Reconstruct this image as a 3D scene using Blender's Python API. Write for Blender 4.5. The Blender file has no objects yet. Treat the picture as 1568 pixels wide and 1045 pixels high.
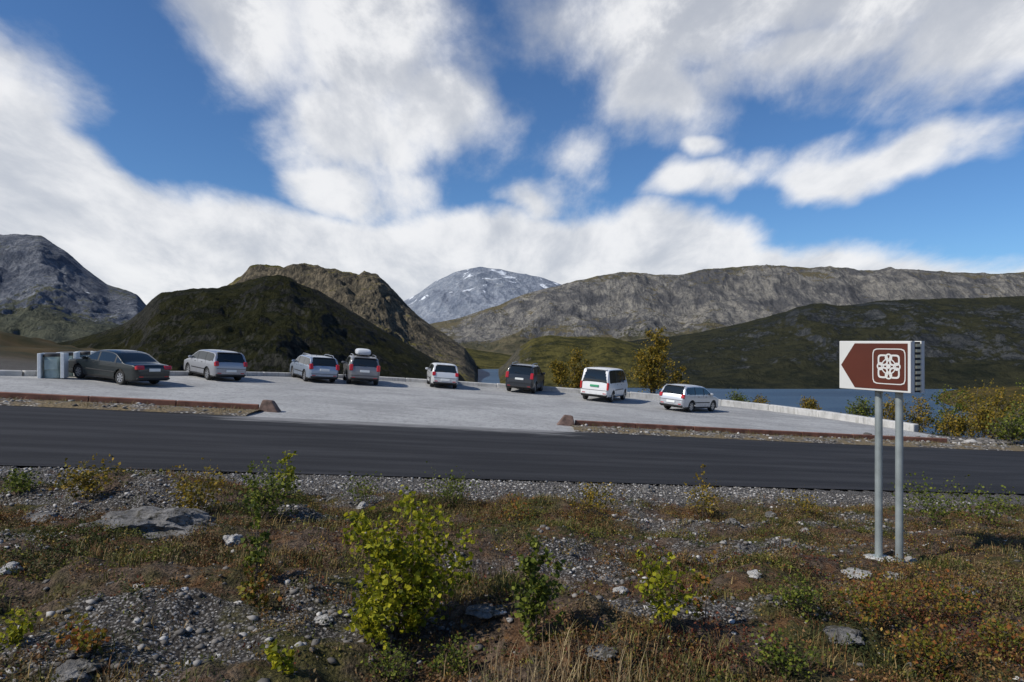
import bpy, math, random
import numpy as np
from mathutils import Vector, Matrix
random.seed(7); rng=np.random.default_rng(11)
scene=bpy.context.scene
EYE=3.15
# ------------------------------------------------------------------ noise
_perm=np.random.default_rng(3).permutation(256)
_perm=np.concatenate([_perm,_perm]); _g=np.random.default_rng(4).random(256)*2*math.pi
_gx=np.cos(_g); _gy=np.sin(_g)
def perlin(x,y,seed=0):
    x=np.asarray(x,float)+seed*17.31; y=np.asarray(y,float)+seed*9.77
    xi=np.floor(x).astype(int); yi=np.floor(y).astype(int)
    xf=x-xi; yf=y-yi; u=xf*xf*xf*(xf*(xf*6-15)+10); v=yf*yf*yf*(yf*(yf*6-15)+10)
    def g(ix,iy,dx,dy):
        h=_perm[_perm[ix&255]+(iy&255)]; return _gx[h]*dx+_gy[h]*dy
    a=g(xi,yi,xf,yf); b=g(xi+1,yi,xf-1,yf); c=g(xi,yi+1,xf,yf-1); d=g(xi+1,yi+1,xf-1,yf-1)
    return (a+(b-a)*u)+((c+(d-c)*u)-(a+(b-a)*u))*v
def fbm(x,y,o=5,seed=0,ridged=False):
    s=0;a=1;f=1;t=0
    for i in range(o):
        n=perlin(x*f,y*f,seed+i)
        if ridged: n=0.5-np.abs(n)*2
        s=s+n*a;t+=a;a*=.5;f*=2.03
    return s/t
def sstep(a,b,x):
    t=np.clip((x-a)/(b-a),0,1); return t*t*(3-2*t)
# ------------------------------------------------------------------ materials
def newmat(name):
    m=bpy.data.materials.new(name); m.use_nodes=True
    nt=m.node_tree; b=nt.nodes['Principled BSDF']; return m,nt,b
def simple(name,col,rough=.6,metal=0,noise=0,scale=8,coat=0,spec=.5):
    m,nt,b=newmat(name)
    b.inputs['Roughness'].default_value=rough; b.inputs['Metallic'].default_value=metal
    b.inputs['Specular IOR Level'].default_value=spec
    if coat: b.inputs['Coat Weight'].default_value=coat; b.inputs['Coat Roughness'].default_value=.05
    if noise>0:
        tc=nt.nodes.new('ShaderNodeTexCoord'); n=nt.nodes.new('ShaderNodeTexNoise'); n.inputs['Scale'].default_value=scale; n.inputs['Detail'].default_value=6
        nt.links.new(tc.outputs['Object'],n.inputs['Vector'])
        r=nt.nodes.new('ShaderNodeValToRGB'); r.color_ramp.elements[0].position=.3; r.color_ramp.elements[1].position=.7
        r.color_ramp.elements[0].color=(*[c*(1-noise) for c in col],1); r.color_ramp.elements[1].color=(*[min(1,c*(1+noise)) for c in col],1)
        nt.links.new(n.outputs['Fac'],r.inputs['Fac']); nt.links.new(r.outputs['Color'],b.inputs['Base Color'])
    else: b.inputs['Base Color'].default_value=(*col,1)
    return m
class NT:
    def __init__(s,nt): s.nt=nt
    def new(s,t): return s.nt.nodes.new(t)
    def set(s,inp,v):
        if isinstance(v,bpy.types.NodeSocket): s.nt.links.new(v,inp)
        elif isinstance(v,(tuple,list)):
            inp.default_value=(*v,1) if (len(v)==3 and inp.type=='RGBA') else v
        else: inp.default_value=v
    def m(s,op,a,b=0,c=None,clamp=False):
        n=s.new('ShaderNodeMath'); n.operation=op; n.use_clamp=clamp
        s.set(n.inputs[0],a); s.set(n.inputs[1],b)
        if c is not None: s.set(n.inputs[2],c)
        return n.outputs[0]
    def noise(s,vec,scale,detail=5,rough=.55,dist=0,out='Fac'):
        n=s.new('ShaderNodeTexNoise'); s.set(n.inputs['Vector'],vec); n.inputs['Scale'].default_value=scale
        n.inputs['Detail'].default_value=detail; n.inputs['Roughness'].default_value=rough; n.inputs['Distortion'].default_value=dist
        return n.outputs[out]
    def sm(s,x,a,b):
        n=s.new('ShaderNodeMapRange'); n.interpolation_type='SMOOTHSTEP'
        s.set(n.inputs['Value'],x); n.inputs['From Min'].default_value=a; n.inputs['From Max'].default_value=b
        return n.outputs['Result']
    def mix(s,f,a,b,bt='MIX'):
        n=s.new('ShaderNodeMix'); n.data_type='RGBA'; n.blend_type=bt
        s.set(n.inputs[0],f); s.set(n.inputs[6],a); s.set(n.inputs[7],b); return n.outputs[2]
    def vscale(s,v,sc):
        n=s.new('ShaderNodeMapping'); s.set(n.inputs['Vector'],v); n.inputs['Scale'].default_value=sc; return n.outputs[0]
    def attr(s,name,out='Fac'):
        n=s.new('ShaderNodeAttribute'); n.attribute_name=name; return n.outputs[out]
    def bump(s,h,strength,dist,bsdf):
        n=s.new('ShaderNodeBump'); n.inputs['Strength'].default_value=strength; n.inputs['Distance'].default_value=dist
        s.set(n.inputs['Height'],h); s.nt.links.new(n.outputs[0],bsdf.inputs['Normal'])
    def coord(s,o='Object'): return s.new('ShaderNodeTexCoord').outputs[o]
# ------------------------------------------------------------------ mesh helpers
def obj_from(name,verts,faces,mats=(),mi=None,smooth=False,parent=None):
    me=bpy.data.meshes.new(name)
    if isinstance(faces,np.ndarray):
        n,k=faces.shape; verts=np.asarray(verts,np.float32)
        me.vertices.add(len(verts)); me.vertices.foreach_set('co',verts.ravel())
        me.loops.add(n*k); me.loops.foreach_set('vertex_index',faces.astype(np.int32).ravel())
        me.polygons.add(n); me.polygons.foreach_set('loop_start',np.arange(0,n*k,k,dtype=np.int32))
        me.polygons.foreach_set('loop_total',np.full(n,k,dtype=np.int32)); me.update(calc_edges=True)
    else:
        me.from_pydata([tuple(v) for v in verts],[],faces); me.update()
    for m in mats: me.materials.append(m)
    if mi is not None: me.polygons.foreach_set('material_index',np.asarray(mi,np.int32))
    if smooth: me.polygons.foreach_set('use_smooth',np.ones(len(me.polygons),bool))
    o=bpy.data.objects.new(name,me); scene.collection.objects.link(o)
    if parent: o.parent=parent
    return o
def empty(name,M=None):
    e=bpy.data.objects.new(name,None); scene.collection.objects.link(e); e.empty_display_size=.3
    if M is not None: e.matrix_world=M
    return e
def grid_faces(nr,nc):
    i=np.arange(nr-1)[:,None]*nc+np.arange(nc-1)[None,:]
    return np.stack([i,i+1,i+nc+1,i+nc],-1).reshape(-1,4)
class Geo:
    def __init__(s): s.v=[];s.f=[];s.m=[]
    def add(s,v,f,m=0):
        o=len(s.v); s.v+= [tuple(p) for p in v]; s.f+=[tuple(i+o for i in q) for q in f]; s.m+=[m]*len(f)
    def box(s,c,d,m=0,R=None,bev=0):
        x,y,z=[a/2 for a in d]; b=bev
        if b<=0:
            P=[(-x,-y,-z),(x,-y,-z),(x,y,-z),(-x,y,-z),(-x,-y,z),(x,-y,z),(x,y,z),(-x,y,z)]
            F=[(0,3,2,1),(4,5,6,7),(0,1,5,4),(1,2,6,5),(2,3,7,6),(3,0,4,7)]
        else:
            P=[];F=[]
            def ring(xx,yy,zz,bb): return [(-xx+bb,-yy,zz),(xx-bb,-yy,zz),(xx,-yy+bb,zz),(xx,yy-bb,zz),(xx-bb,yy,zz),(-xx+bb,yy,zz),(-xx,yy-bb,zz),(-xx,-yy+bb,zz)]
            P=ring(x-b,y-b,-z,b*.6)+ring(x,y,-z+b,b)+ring(x,y,z-b,b)+ring(x-b,y-b,z,b*.6)
            for r in range(3):
                for i in range(8): F.append((r*8+i,r*8+(i+1)%8,(r+1)*8+(i+1)%8,(r+1)*8+i))
            F.append(tuple(range(7,-1,-1))); F.append(tuple(range(24,32)))
        P=[Vector(p) for p in P]
        if R is not None: P=[R@p for p in P]
        s.add([p+Vector(c) for p in P],F,m)
    def tube(s,pts,rad,seg=8,m=0,cap=True):
        pts=[Vector(p) for p in pts]; n=len(pts); V=[];F=[]
        for i,p in enumerate(pts):
            t=(pts[min(i+1,n-1)]-pts[max(i-1,0)]).normalized()
            a=t.cross(Vector((0,0,1)) if abs(t.z)<.9 else Vector((1,0,0))).normalized(); b=t.cross(a)
            r=rad[i] if hasattr(rad,'__len__') else rad
            for k in range(seg):
                an=2*math.pi*k/seg; V.append(p+a*math.cos(an)*r+b*math.sin(an)*r)
        for i in range(n-1):
            for k in range(seg): F.append((i*seg+k,i*seg+(k+1)%seg,(i+1)*seg+(k+1)%seg,(i+1)*seg+k))
        if cap: F.append(tuple(range(seg-1,-1,-1))); F.append(tuple((n-1)*seg+k for k in range(seg)))
        s.add(V,F,m)
    def obj(s,name,mats,smooth=False,parent=None):
        o=obj_from(name,s.v,s.f,mats,s.m,smooth,parent)
        if smooth: 
            try: o.data.set_sharp_from_angle(angle=math.radians(40))
            except Exception: pass
        return o
# ------------------------------------------------------------------ ground shape
def zplane(x): return -0.08*60*np.tanh(np.asarray(x)/60.)
WB=np.array([-1.3,-1.0,-.75,-.654,-.463,-.272,-.08,.06,.207,.32,.42,.52,.628,.75,1.0,1.3])
WZ=np.array([24,26,29.3,30.7,36.5,42.6,45.0,46,46.0,45,42.5,39,34.2,34.2,36.5,38])
def wall_y(b): return np.interp(b,WB,WZ)
def ground_z(x,y,detail=True):
    x=np.asarray(x,float); y=np.asarray(y,float)
    n=y-.25*x
    z=zplane(x)
    front=sstep(15.2,4.5,n)
    z=z+1.0*front*(0.9+.1*front)
    if detail:
        lump=fbm(x*.35,y*.35,4,5)*.55+fbm(x*1.3,y*1.3,4,8)*.26+fbm(x*5,y*5,3,9)*.06
        z=z+lump*sstep(15.0,12.5,n)
        z=z+np.exp(-(((x+5.9)/1.5)**2+((y-10.6)/.8)**2))*.34
    ys=np.maximum(y,.1); b=np.clip(x/ys,-3,3)
    d=np.where(y>5,y-wall_y(b),-5)-.5
    g=np.interp(b,[-3,-.75,-.6,-.42,-.3,3],[.01,.01,.05,.2,.30,.30])
    fall=np.where(d>0,g*d*(d/(d+3)),0)
    z=z-fall+np.where(d>0,fbm(x*.06,y*.06,4,2)*np.minimum(d*.1,6),0)
    z=np.where(d>0,np.maximum(z,-95+fbm(x*.01,y*.01,3,1)*4),z)
    return z
def gz(x,y): return float(ground_z(np.array([x]),np.array([y]))[0])
angs=np.concatenate([np.linspace(-180,-52,40)[:-1],np.linspace(-52,52,620),np.linspace(52,180,40)[1:]])
rr=np.concatenate([[.05],np.geomspace(.8,16000,620)])
A,R=np.meshgrid(np.radians(angs),rr)
X=np.sin(A)*R; Y=np.cos(A)*R
Z=ground_z(X,Y)
N=Y-.25*X
inlot=(N>15.45)&(Y<wall_y(np.clip(X/np.maximum(Y,.1),-3,3))+.4)&(N<60)&(np.abs(X)<80)&(Y>3)
roadz=(N>15.45)&(N<24.75)
Z=np.where(inlot|roadz,Z-.06,Z)
GV=np.stack([X,Y,Z],-1).reshape(-1,3)
gm,nt,bs=newmat('heath_ground'); T=NT(nt)
co=T.coord()
n1=T.noise(co,.55,6,.65); n2=T.noise(co,1.9,6,.68); n3=T.noise(co,14,5,.75); n4=T.noise(co,70,3,.7)
soil=T.mix(T.sm(n3,.35,.65),(.030,.021,.015),(.16,.112,.078))
moss=T.mix(T.sm(n3,.3,.7),(.026,.027,.010),(.11,.095,.03))
rust=T.mix(T.sm(n3,.3,.7),(.05,.025,.012),(.18,.092,.042))
vor=T.new('ShaderNodeTexVoronoi'); T.set(vor.inputs['Vector'],co); vor.inputs['Scale'].default_value=38
vc=vor.outputs['Color']; sep=T.new('ShaderNodeSeparateColor'); T.set(sep.inputs[0],vc)
grav=T.mix(T.m('POWER',sep.outputs[0],1.3),(.08,.072,.065),(.42,.40,.375))
grav=T.mix(T.sm(vor.outputs['Distance'],.28,.6),grav,(.05,.044,.038))
c=T.mix(T.sm(n1,.47,.59),soil,moss); c=T.mix(T.m('MULTIPLY',T.sm(n2,.49,.59),.85),c,rust)
c=T.mix(T.m('MULTIPLY',T.sm(n4,.55,.7),.5),c,(.24,.20,.15))
gmask=T.sm(T.m('ADD',T.attr('gravel'),T.m('MULTIPLY',T.m('SUBTRACT',n2,.5),1.6)),.33,.62)
c=T.mix(gmask,c,grav)
far=T.mix(T.sm(T.noise(co,.05,6,.65),.4,.6),(.028,.030,.012),(.09,.062,.028))
c=T.mix(T.attr('far'),c,far)
T.set(bs.inputs['Base Color'],c); bs.inputs['Roughness'].default_value=.95; bs.inputs['Specular IOR Level'].default_value=.15
hh=T.m('ADD',T.m('MULTIPLY',n3,.8),T.m('ADD',T.m('MULTIPLY',n4,.3),T.m('MULTIPLY',vor.outputs['Distance'],-.35)))
T.bump(hh,.9,.07,bs)
ground=obj_from('ground',GV,grid_faces(len(rr),len(angs))[:,::-1],[gm],smooth=True)
def gravel_mask(x,y):
    n=y-.25*x
    g=sstep(12.0,14.6,n+fbm(x*.5,y*.5,3,71)*2.5)
    g=np.maximum(g,.66*np.exp(-(((x+1.3)/1.0)**2+((y-5.4)/1.0)**2)))
    g=np.maximum(g,.72*np.exp(-(((x+2.4)/1.2)**2+((y-4.6)/.8)**2)))
    g=np.maximum(g,.62*np.exp(-(((x-3.5)/3.0)**2+((n-8.3)/.7)**2)))
    g=np.maximum(g,.66*sstep(.0,.24,fbm(x*.35,y*.55,3,21)))
    return np.clip(g,0,1)
at=ground.data.attributes.new('gravel','FLOAT','POINT'); at.data.foreach_set('value',gravel_mask(X,Y).ravel().astype(np.float32))
at=ground.data.attributes.new('far','FLOAT','POINT'); at.data.foreach_set('value',sstep(38,60,R).ravel().astype(np.float32))
# ------------------------------------------------------------------ road, lot, wall, kerbs
def strip(name,n0,n1,x0,x1,mat,lift,nx=240,nn=10):
    xs=np.linspace(x0,x1,nx); ns=np.linspace(n0,n1,nn); XX,NN=np.meshgrid(xs,ns); YY=NN+.25*XX
    ZZ=zplane(XX)+lift
    return obj_from(name,np.stack([XX,YY,ZZ],-1).reshape(-1,3),grid_faces(nn,nx),[mat],smooth=True)
am,nt,bs=newmat('asphalt'); T=NT(nt); co=T.coord()
mp=T.new('ShaderNodeMapping'); T.set(mp.inputs['Vector'],co); mp.inputs['Rotation'].default_value=(0,0,-math.atan(.25)); 
st=T.noise(T.vscale(mp.outputs[0],(.06,1.2,1)),1.5,5,.6); fine=T.noise(co,90,3,.8)
c=T.mix(T.sm(st,.35,.7),(.016,.016,.018),(.036,.036,.039)); c=T.mix(T.m('MULTIPLY',T.sm(fine,.5,.8),.4),c,(.10,.10,.10))
sx=T.new('ShaderNodeSeparateXYZ'); T.set(sx.inputs[0],co)
nn_=T.m('SUBTRACT',sx.outputs[1],T.m('MULTIPLY',sx.outputs[0],.25))
dx=T.m('SUBTRACT',1,T.m('DIVIDE',T.m('ABSOLUTE',T.m('ADD',sx.outputs[0],3.5)),8.5))
dm=T.m('ADD',T.m('MULTIPLY',T.sm(nn_,22.0,24.6),T.sm(dx,0,.5)),T.m('MULTIPLY',T.m('SUBTRACT',T.noise(T.vscale(mp.outputs[0],(.18,2.2,1)),2,6,.65),.5),2.2))
c=T.mix(T.m('MULTIPLY',T.sm(dm,.45,.95),.7),c,(.30,.295,.29))
T.set(bs.inputs['Base Color'],c); bs.inputs['Roughness'].default_value=.85; bs.inputs['Specular IOR Level'].default_value=.2
T.bump(fine,.35,.01,bs)
strip('road',15.5,24.5,-160,160,am,0.0,400,12)
lm,nt,bs=newmat('lot_gravel_asphalt'); T=NT(nt); co=T.coord()
a=T.noise(co,.25,6,.6); f1=T.noise(co,30,4,.85); f2=T.noise(T.vscale(co,(.3,1.0,1)),1.1,5,.6); f3=T.noise(co,5,5,.75)
c=T.mix(T.sm(a,.35,.65),(.30,.298,.295),(.43,.428,.42)); c=T.mix(T.m('MULTIPLY',T.sm(f2,.42,.7),.55),c,(.52,.515,.50))
c=T.mix(T.m('MULTIPLY',T.sm(f1,.45,.66),.75),c,(.15,.15,.148)); c=T.mix(T.m('MULTIPLY',T.sm(f3,.48,.66),.7),c,(.19,.19,.185))
T.set(bs.inputs['Base Color'],c); bs.inputs['Roughness'].default_value=.9; bs.inputs['Specular IOR Level'].default_value=.2; T.bump(f1,.6,.03,bs)
bb=np.linspace(-1.15,.635,260); ss=np.linspace(0,1,90); B,S=np.meshgrid(bb,ss)
y0=24.52/(1-.25*B); y1=wall_y(B)+.15; YY=y0+(y1-y0)*S; XX=B*YY
obj_from('parking_lot',np.stack([XX,YY,zplane(XX)-.006+0*XX],-1).reshape(-1,3),grid_faces(90,260),[lm],smooth=True)
vm,nt,bs=newmat('verge_gravel'); T=NT(nt); co=T.coord()
vor=T.new('ShaderNodeTexVoronoi'); T.set(vor.inputs['Vector'],co); vor.inputs['Scale'].default_value=9
sep=T.new('ShaderNodeSeparateColor'); T.set(sep.inputs[0],vor.outputs['Color'])
c=T.mix(T.m('POWER',sep.outputs[0],1.5),(.12,.10,.08),(.52,.50,.46)); c=T.mix(T.sm(vor.outputs['Distance'],.3,.55),c,(.06,.05,.04))
c=T.mix(T.sm(T.noise(co,1.2,5,.6),.42,.55),c,(.15,.11,.055))
T.set(bs.inputs['Base Color'],c); bs.inputs['Roughness'].default_value=.95; T.bump(vor.outputs['Distance'],.8,.05,bs)
def verge(name,x0,x1,n1):
    xs=np.linspace(x0,x1,200); ns=np.linspace(24.45,n1,14); XX,NN=np.meshgrid(xs,ns)
    ZZ=zplane(XX)+.012+.10*np.sin(np.clip((NN-24.45)/(n1-24.45),0,1)*math.pi)**.7*(.7+.8*fbm(XX*1.5,NN*1.5,3,4))
    obj_from(name,np.stack([XX,NN+.25*XX,ZZ],-1).reshape(-1,3),grid_faces(14,200),[vm],smooth=True)
verge('road_verge',-60,-8.7,26.15); verge('road_verge',2.3,60,26.35)
kerbm=simple('weathered_red_kerb',(.17,.075,.05),.85,noise=.4,scale=3)
def kerb(name,x0,x1,n,h=.21):
    G=Geo(); L=2.5; k=max(1,int((x1-x0)/L)); L=(x1-x0)/k
    for i in range(k):
        xa=x0+i*L+.01; xb=x0+(i+1)*L-.01
        p=Vector(((xa+xb)/2,n+.25*(xa+xb)/2,float(zplane((xa+xb)/2))+h/2-.03))
        d=Vector((xb-xa,.25*(xb-xa),float(zplane(xb)-zplane(xa))))
        Rm=Matrix((d.normalized(),Vector((-.25,1,0)).normalized(),Vector((.08,0,1)).normalized())).transposed()
        G.box(p,(d.length,.18,h+.06),0,Rm,.02)
    return G.obj(name,[kerbm])
kerb('kerb',-58,-8.9,26.25); kerb('kerb',2.5,20,26.45)
stm=simple('kerb_end_stone',(.13,.085,.07),.85,noise=.5,scale=6)
for (x,n,fl) in ((-8.55,26.2,1),(2.1,26.45,-1)):
    G=Geo(); z=float(zplane(x)); w=.38
    P=[(-w,-.22,-.05),(w,-.22,-.05),(w,.22,-.05),(-w,.22,-.05),(-w*.2*fl-.12,-.16,.42),(-w*.2*fl+.22,-.18,.38),(-w*.2*fl+.2,.17,.36),(-w*.2*fl-.1,.15,.40)]
    G.add([(x+a,n+.25*x+b,z+c) for a,b,c in P],[(0,3,2,1),(4,5,6,7),(0,1,5,4),(1,2,6,5),(2,3,7,6),(3,0,4,7)])
    o=G.obj('kerb_end_stone',[stm]); bv=o.modifiers.new('b','BEVEL'); bv.width=.04; bv.segments=2
cm,nt,bs=newmat('pale_concrete'); T=NT(nt); co=T.coord()
c=T.mix(T.sm(T.noise(co,1.5,6,.65),.3,.7),(.38,.375,.36),(.56,.55,.53)); c=T.mix(T.m('MULTIPLY',T.sm(T.noise(T.vscale(co,(4,4,.5)),2,4,.6),.5,.7),.6),c,(.24,.23,.20))
T.set(bs.inputs['Base Color'],c); bs.inputs['Roughness'].default_value=.85; T.bump(T.noise(co,25,4,.7),.3,.01,bs)
G=Geo(); bw=np.linspace(-1.15,.628,400); wy=wall_y(bw)
k=np.ones(41)/41; wy=np.convolve(np.pad(wy,20,mode='edge'),k,'valid'); wx=bw*wy
pts=[Vector((a,b_,float(zplane(a)))) for a,b_ in zip(wx,wy)]
acc=[0]
for i in range(1,400): acc.append(acc[-1]+(pts[i]-pts[i-1]).length)
def at_s(s):
    i=min(max(np.searchsorted(acc,s)-1,0),398); t=(s-acc[i])/(acc[i+1]-acc[i]); return pts[i].lerp(pts[i+1],t)
s=0; SEG=3.0
while s+SEG<acc[-1]:
    a=at_s(s+.012); b_=at_s(s+SEG-.012); d=b_-a; mid=(a+b_)/2
    h=.22+.17*float(sstep(-5,14,mid.x))
    d.normalize(); nrm=Vector((-d.y,d.x,0)).normalized(); up=d.cross(nrm)*1.0
    if up.z<0: up=-up
    Rm=Matrix((d,nrm,up)).transposed()
    G.box(mid+Vector((0,0,h/2-.1)),((b_-a).length,.42,h+.2),0,Rm,.035); s+=SEG
G.obj('concrete_barrier_wall',[cm])
# ------------------------------------------------------------------ mountains and hills
def mount_mat(name,rockA,rockB,vegA,vegB,vegbias,scale,snow=None,bumpd=20,dark=.5,sloperef=.85,shade_var=0):
    m,nt,bs=newmat(name); T=NT(nt); co=T.coord()
    big=T.noise(co,scale,7,.62); med=T.noise(co,scale*5,7,.70,.4); fin=T.noise(co,scale*26,5,.78)
    st=T.noise(T.vscale(co,(2.2,1,.6)),scale*7,6,.72,.9)
    rock=T.mix(T.sm(st,.38,.62),rockA,rockB); rock=T.mix(T.m('MULTIPLY',T.sm(fin,.48,.66),.6),rock,tuple(c*dark for c in rockA))
    rock=T.mix(T.m('MULTIPLY',T.sm(med,.52,.68),.55),rock,tuple(min(.5,c*1.3) for c in rockB))
    if shade_var:
        cloud_shade=T.noise(T.vscale(co,(1,1,1.6)),scale*1.7,5,.6,.8)  # large darker bluish patches: cloud shade mixed into the rock colour
        rock=T.mix(T.m('MULTIPLY',T.sm(cloud_shade,.46,.60),shade_var),rock,tuple(c*k*.62 for c,k in zip(rockA,(.92,.97,1.1))))
    veg=T.mix(T.sm(T.m('ADD',T.m('MULTIPLY',med,.6),T.m('MULTIPLY',big,.4)),.40,.60),vegA,vegB)
    g=T.new('ShaderNodeNewGeometry'); sn=T.new('ShaderNodeSeparateXYZ'); T.set(sn.inputs[0],g.outputs['Normal'])
    v=T.m('ADD',T.m('MULTIPLY',T.m('SUBTRACT',big,.5),2.2),T.m('ADD',T.m('MULTIPLY',T.m('SUBTRACT',sn.outputs[2],sloperef),3.0),T.m('MULTIPLY',T.m('SUBTRACT',fin,.5),1.8)))
    v=T.m('ADD',v,T.m('MULTIPLY',T.m('SUBTRACT',med,.5),1.8))
    v=T.m('ADD',v,vegbias)
    vx=T.attr('veg'); v=T.m('ADD',v,vx)
    c=T.mix(T.sm(v,-.15,.18),rock,veg)
    if snow:
        s_=T.m('MULTIPLY',T.sm(T.noise(T.vscale(co,(1,1,.45)),scale*snow[2],4,.55,.6),snow[1],snow[1]+.03),T.sm(T.attr('elev'),snow[0],snow[0]+.12))
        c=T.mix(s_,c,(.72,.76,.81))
    T.set(bs.inputs['Base Color'],c); bs.inputs['Roughness'].default_value=1; bs.inputs['Specular IOR Level'].default_value=.05
    T.bump(T.m('ADD',T.m('MULTIPLY',st,1.0),T.m('ADD',T.m('MULTIPLY',fin,.5),T.m('MULTIPLY',med,1.0))),.9,bumpd,bs)
    return m
def mountain(name,prof,Yr,Yb,zb,mat,amp=.10,sc=300,shape=((0,0),(.5,.45),(1,1)),seed=0,nu=600,ns=150,vegf=None,jag=.014,st=.55):
    pu=np.array([p[0] for p in prof],float); pv=np.array([p[1] for p in prof],float)
    b=(np.linspace(pu[0],pu[-1],nu)-784)/1045.
    tz=(522.5-np.interp(b*1045+784,pu,pv))/1045.
    kk=np.hanning(9); kk/=kk.sum(); tz=np.convolve(np.pad(tz,4,mode='edge'),kk,'valid')
    s=np.concatenate([np.linspace(0,1,ns),np.linspace(1,2,40)[1:]])
    B,S=np.meshgrid(b,s); TZ=np.broadcast_to(tz,B.shape)
    Yy=np.where(S<=1,Yb+(Yr-Yb)*S,Yr+(S-1)*(Yr-Yb)*.9)
    Xx=B*Yy
    Hh=EYE+TZ*Yr
    sh=np.where(S<=1,np.interp(S,[p[0] for p in shape],[p[1] for p in shape]),1-(S-1)**1.4)
    zz=zb+(Hh-zb)*sh
    span=np.maximum(Hh-zb,10)
    wx=Xx+fbm(Xx/sc*.8,Yy/sc*.8,3,seed+30)*sc*.6
    rid=fbm(wx/sc,Yy/sc*st,7,seed,True); fb=fbm(wx/sc*2.3,Yy/sc*2.3,6,seed+9)
    w=np.where(S<=1,np.minimum(1,S*5)*(1-sstep(.72,1.0,S)*.88),.3)
    zz=zz+span*amp*w*(rid*1.1+fb*.6)
    zz=zz+span*jag*(fbm(Xx/sc*7,Yy/sc*7,5,seed+3)*1.3)*np.minimum(1,S*4)
    o=obj_from(name,np.stack([Xx,Yy,zz],-1).reshape(-1,3),grid_faces(len(s),nu),[mat],smooth=True)
    e=o.data.attributes.new('elev','FLOAT','POINT'); e.data.foreach_set('value',sh.ravel().astype(np.float32))
    vg=np.zeros_like(S) if vegf is None else vegf(B*1045+784,S)
    e=o.data.attributes.new('veg','FLOAT','POINT'); e.data.foreach_set('value',np.broadcast_to(vg,S.shape).ravel().astype(np.float32))
    return o
mA=mount_mat('hazed_far_left_rock',(.11,.125,.155),(.24,.25,.275),(.062,.070,.058),(.125,.128,.09),-.50,.0022,snow=(.35,.72,6),bumpd=32,shade_var=.5)  # blue-grey cast is distance haze put into the base colours
mountain('rocky_mountain',[(-700,470),(-450,400),(-200,345),(-80,352),(0,360),(62,362),(78,372),(100,385),(135,415),(165,437),(190,445),(210,452),(224,468),(250,490),(300,520),(360,560)],3800,1900,-70,mA,amp=.22,sc=520,seed=2,nu=700,ns=220,shape=((0,0),(.35,.22),(.7,.62),(1,1)),vegf=lambda u,s:1.1*(1-sstep(.2,.6,s)))
mC=mount_mat('hazed_peak_rock',(.19,.22,.27),(.30,.325,.37),(.20,.22,.23),(.26,.27,.26),-.8,.0014,snow=(.50,.61,3.4),bumpd=24,dark=.7,shade_var=.4)  # pale bluish tones carry the air haze, painted into rock and vegetation
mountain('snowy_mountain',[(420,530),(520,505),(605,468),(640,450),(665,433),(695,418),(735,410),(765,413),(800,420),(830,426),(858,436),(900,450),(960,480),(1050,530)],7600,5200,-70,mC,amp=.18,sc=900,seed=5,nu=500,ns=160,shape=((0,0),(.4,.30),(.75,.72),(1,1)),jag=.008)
mD=mount_mat('plateau_rock',(.14,.138,.138),(.32,.30,.262),(.068,.072,.048),(.17,.145,.09),-.28,.0024,bumpd=34,shade_var=.75)
mountain('plateau_mountain',[(560,545),(600,522),(640,500),(700,488),(760,470),(800,452),(840,441),(870,436),(905,429),(950,418),(1010,422),(1045,421),(1080,413),(1110,410),(1190,407),(1250,412),(1330,418),(1380,414),(1440,418),(1510,420),(1568,418),(1700,425),(1900,415),(2200,430),(2500,480)],4300,2500,-72,mD,amp=.21,sc=460,seed=8,nu=1300,ns=240,shape=((0,0),(.3,.12),(.5,.26),(.66,.46),(.80,.84),(.88,.95),(1,1)),vegf=lambda u,s:1.3*(1-sstep(.2,.55,s))+.5*sstep(.88,.96,s),st=.35,jag=.010)
mB2=mount_mat('ridge_rock',(.070,.064,.050),(.23,.19,.13),(.050,.050,.020),(.20,.17,.06),-.10,.008,bumpd=9,shade_var=.6)
mountain('rocky_hill',[(200,545),(260,500),(320,455),(345,440),(370,424),(383,408),(398,404),(420,406),(437,410),(452,406),(466,403),(485,407),(500,412),(530,417),(550,421),(558,415),(578,420),(598,440),(620,465),(640,484),(662,500),(690,518),(712,534),(728,556),(738,600)],1550,900,-74,mB2,amp=.22,sc=140,seed=12,nu=900,ns=230,shape=((0,0),(.4,.28),(.7,.60),(.86,.90),(1,1)),vegf=lambda u,s:np.where(u<440,.7*sstep(.86,1,s),-.2)+.5*(1-sstep(.2,.5,s)),jag=.022)
mB=mount_mat('cloud_shaded_heath',(.020,.021,.019),(.060,.059,.048),(.009,.012,.006),(.032,.032,.013),.10,.009,bumpd=10,shade_var=.4)  # near-black green all over: cloud shadow put into the heath colour
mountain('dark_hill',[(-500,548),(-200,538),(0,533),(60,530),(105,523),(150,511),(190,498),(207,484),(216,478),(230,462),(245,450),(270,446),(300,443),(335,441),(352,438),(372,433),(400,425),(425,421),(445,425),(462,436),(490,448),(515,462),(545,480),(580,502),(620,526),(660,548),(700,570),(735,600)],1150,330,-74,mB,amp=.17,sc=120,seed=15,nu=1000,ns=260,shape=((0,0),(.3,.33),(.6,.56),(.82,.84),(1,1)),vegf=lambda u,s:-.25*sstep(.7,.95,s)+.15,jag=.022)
mE=mount_mat('dark_right_slope',(.036,.041,.046),(.085,.088,.088),(.016,.020,.015),(.044,.044,.025),.0,.005,bumpd=12,shade_var=.5)
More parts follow.
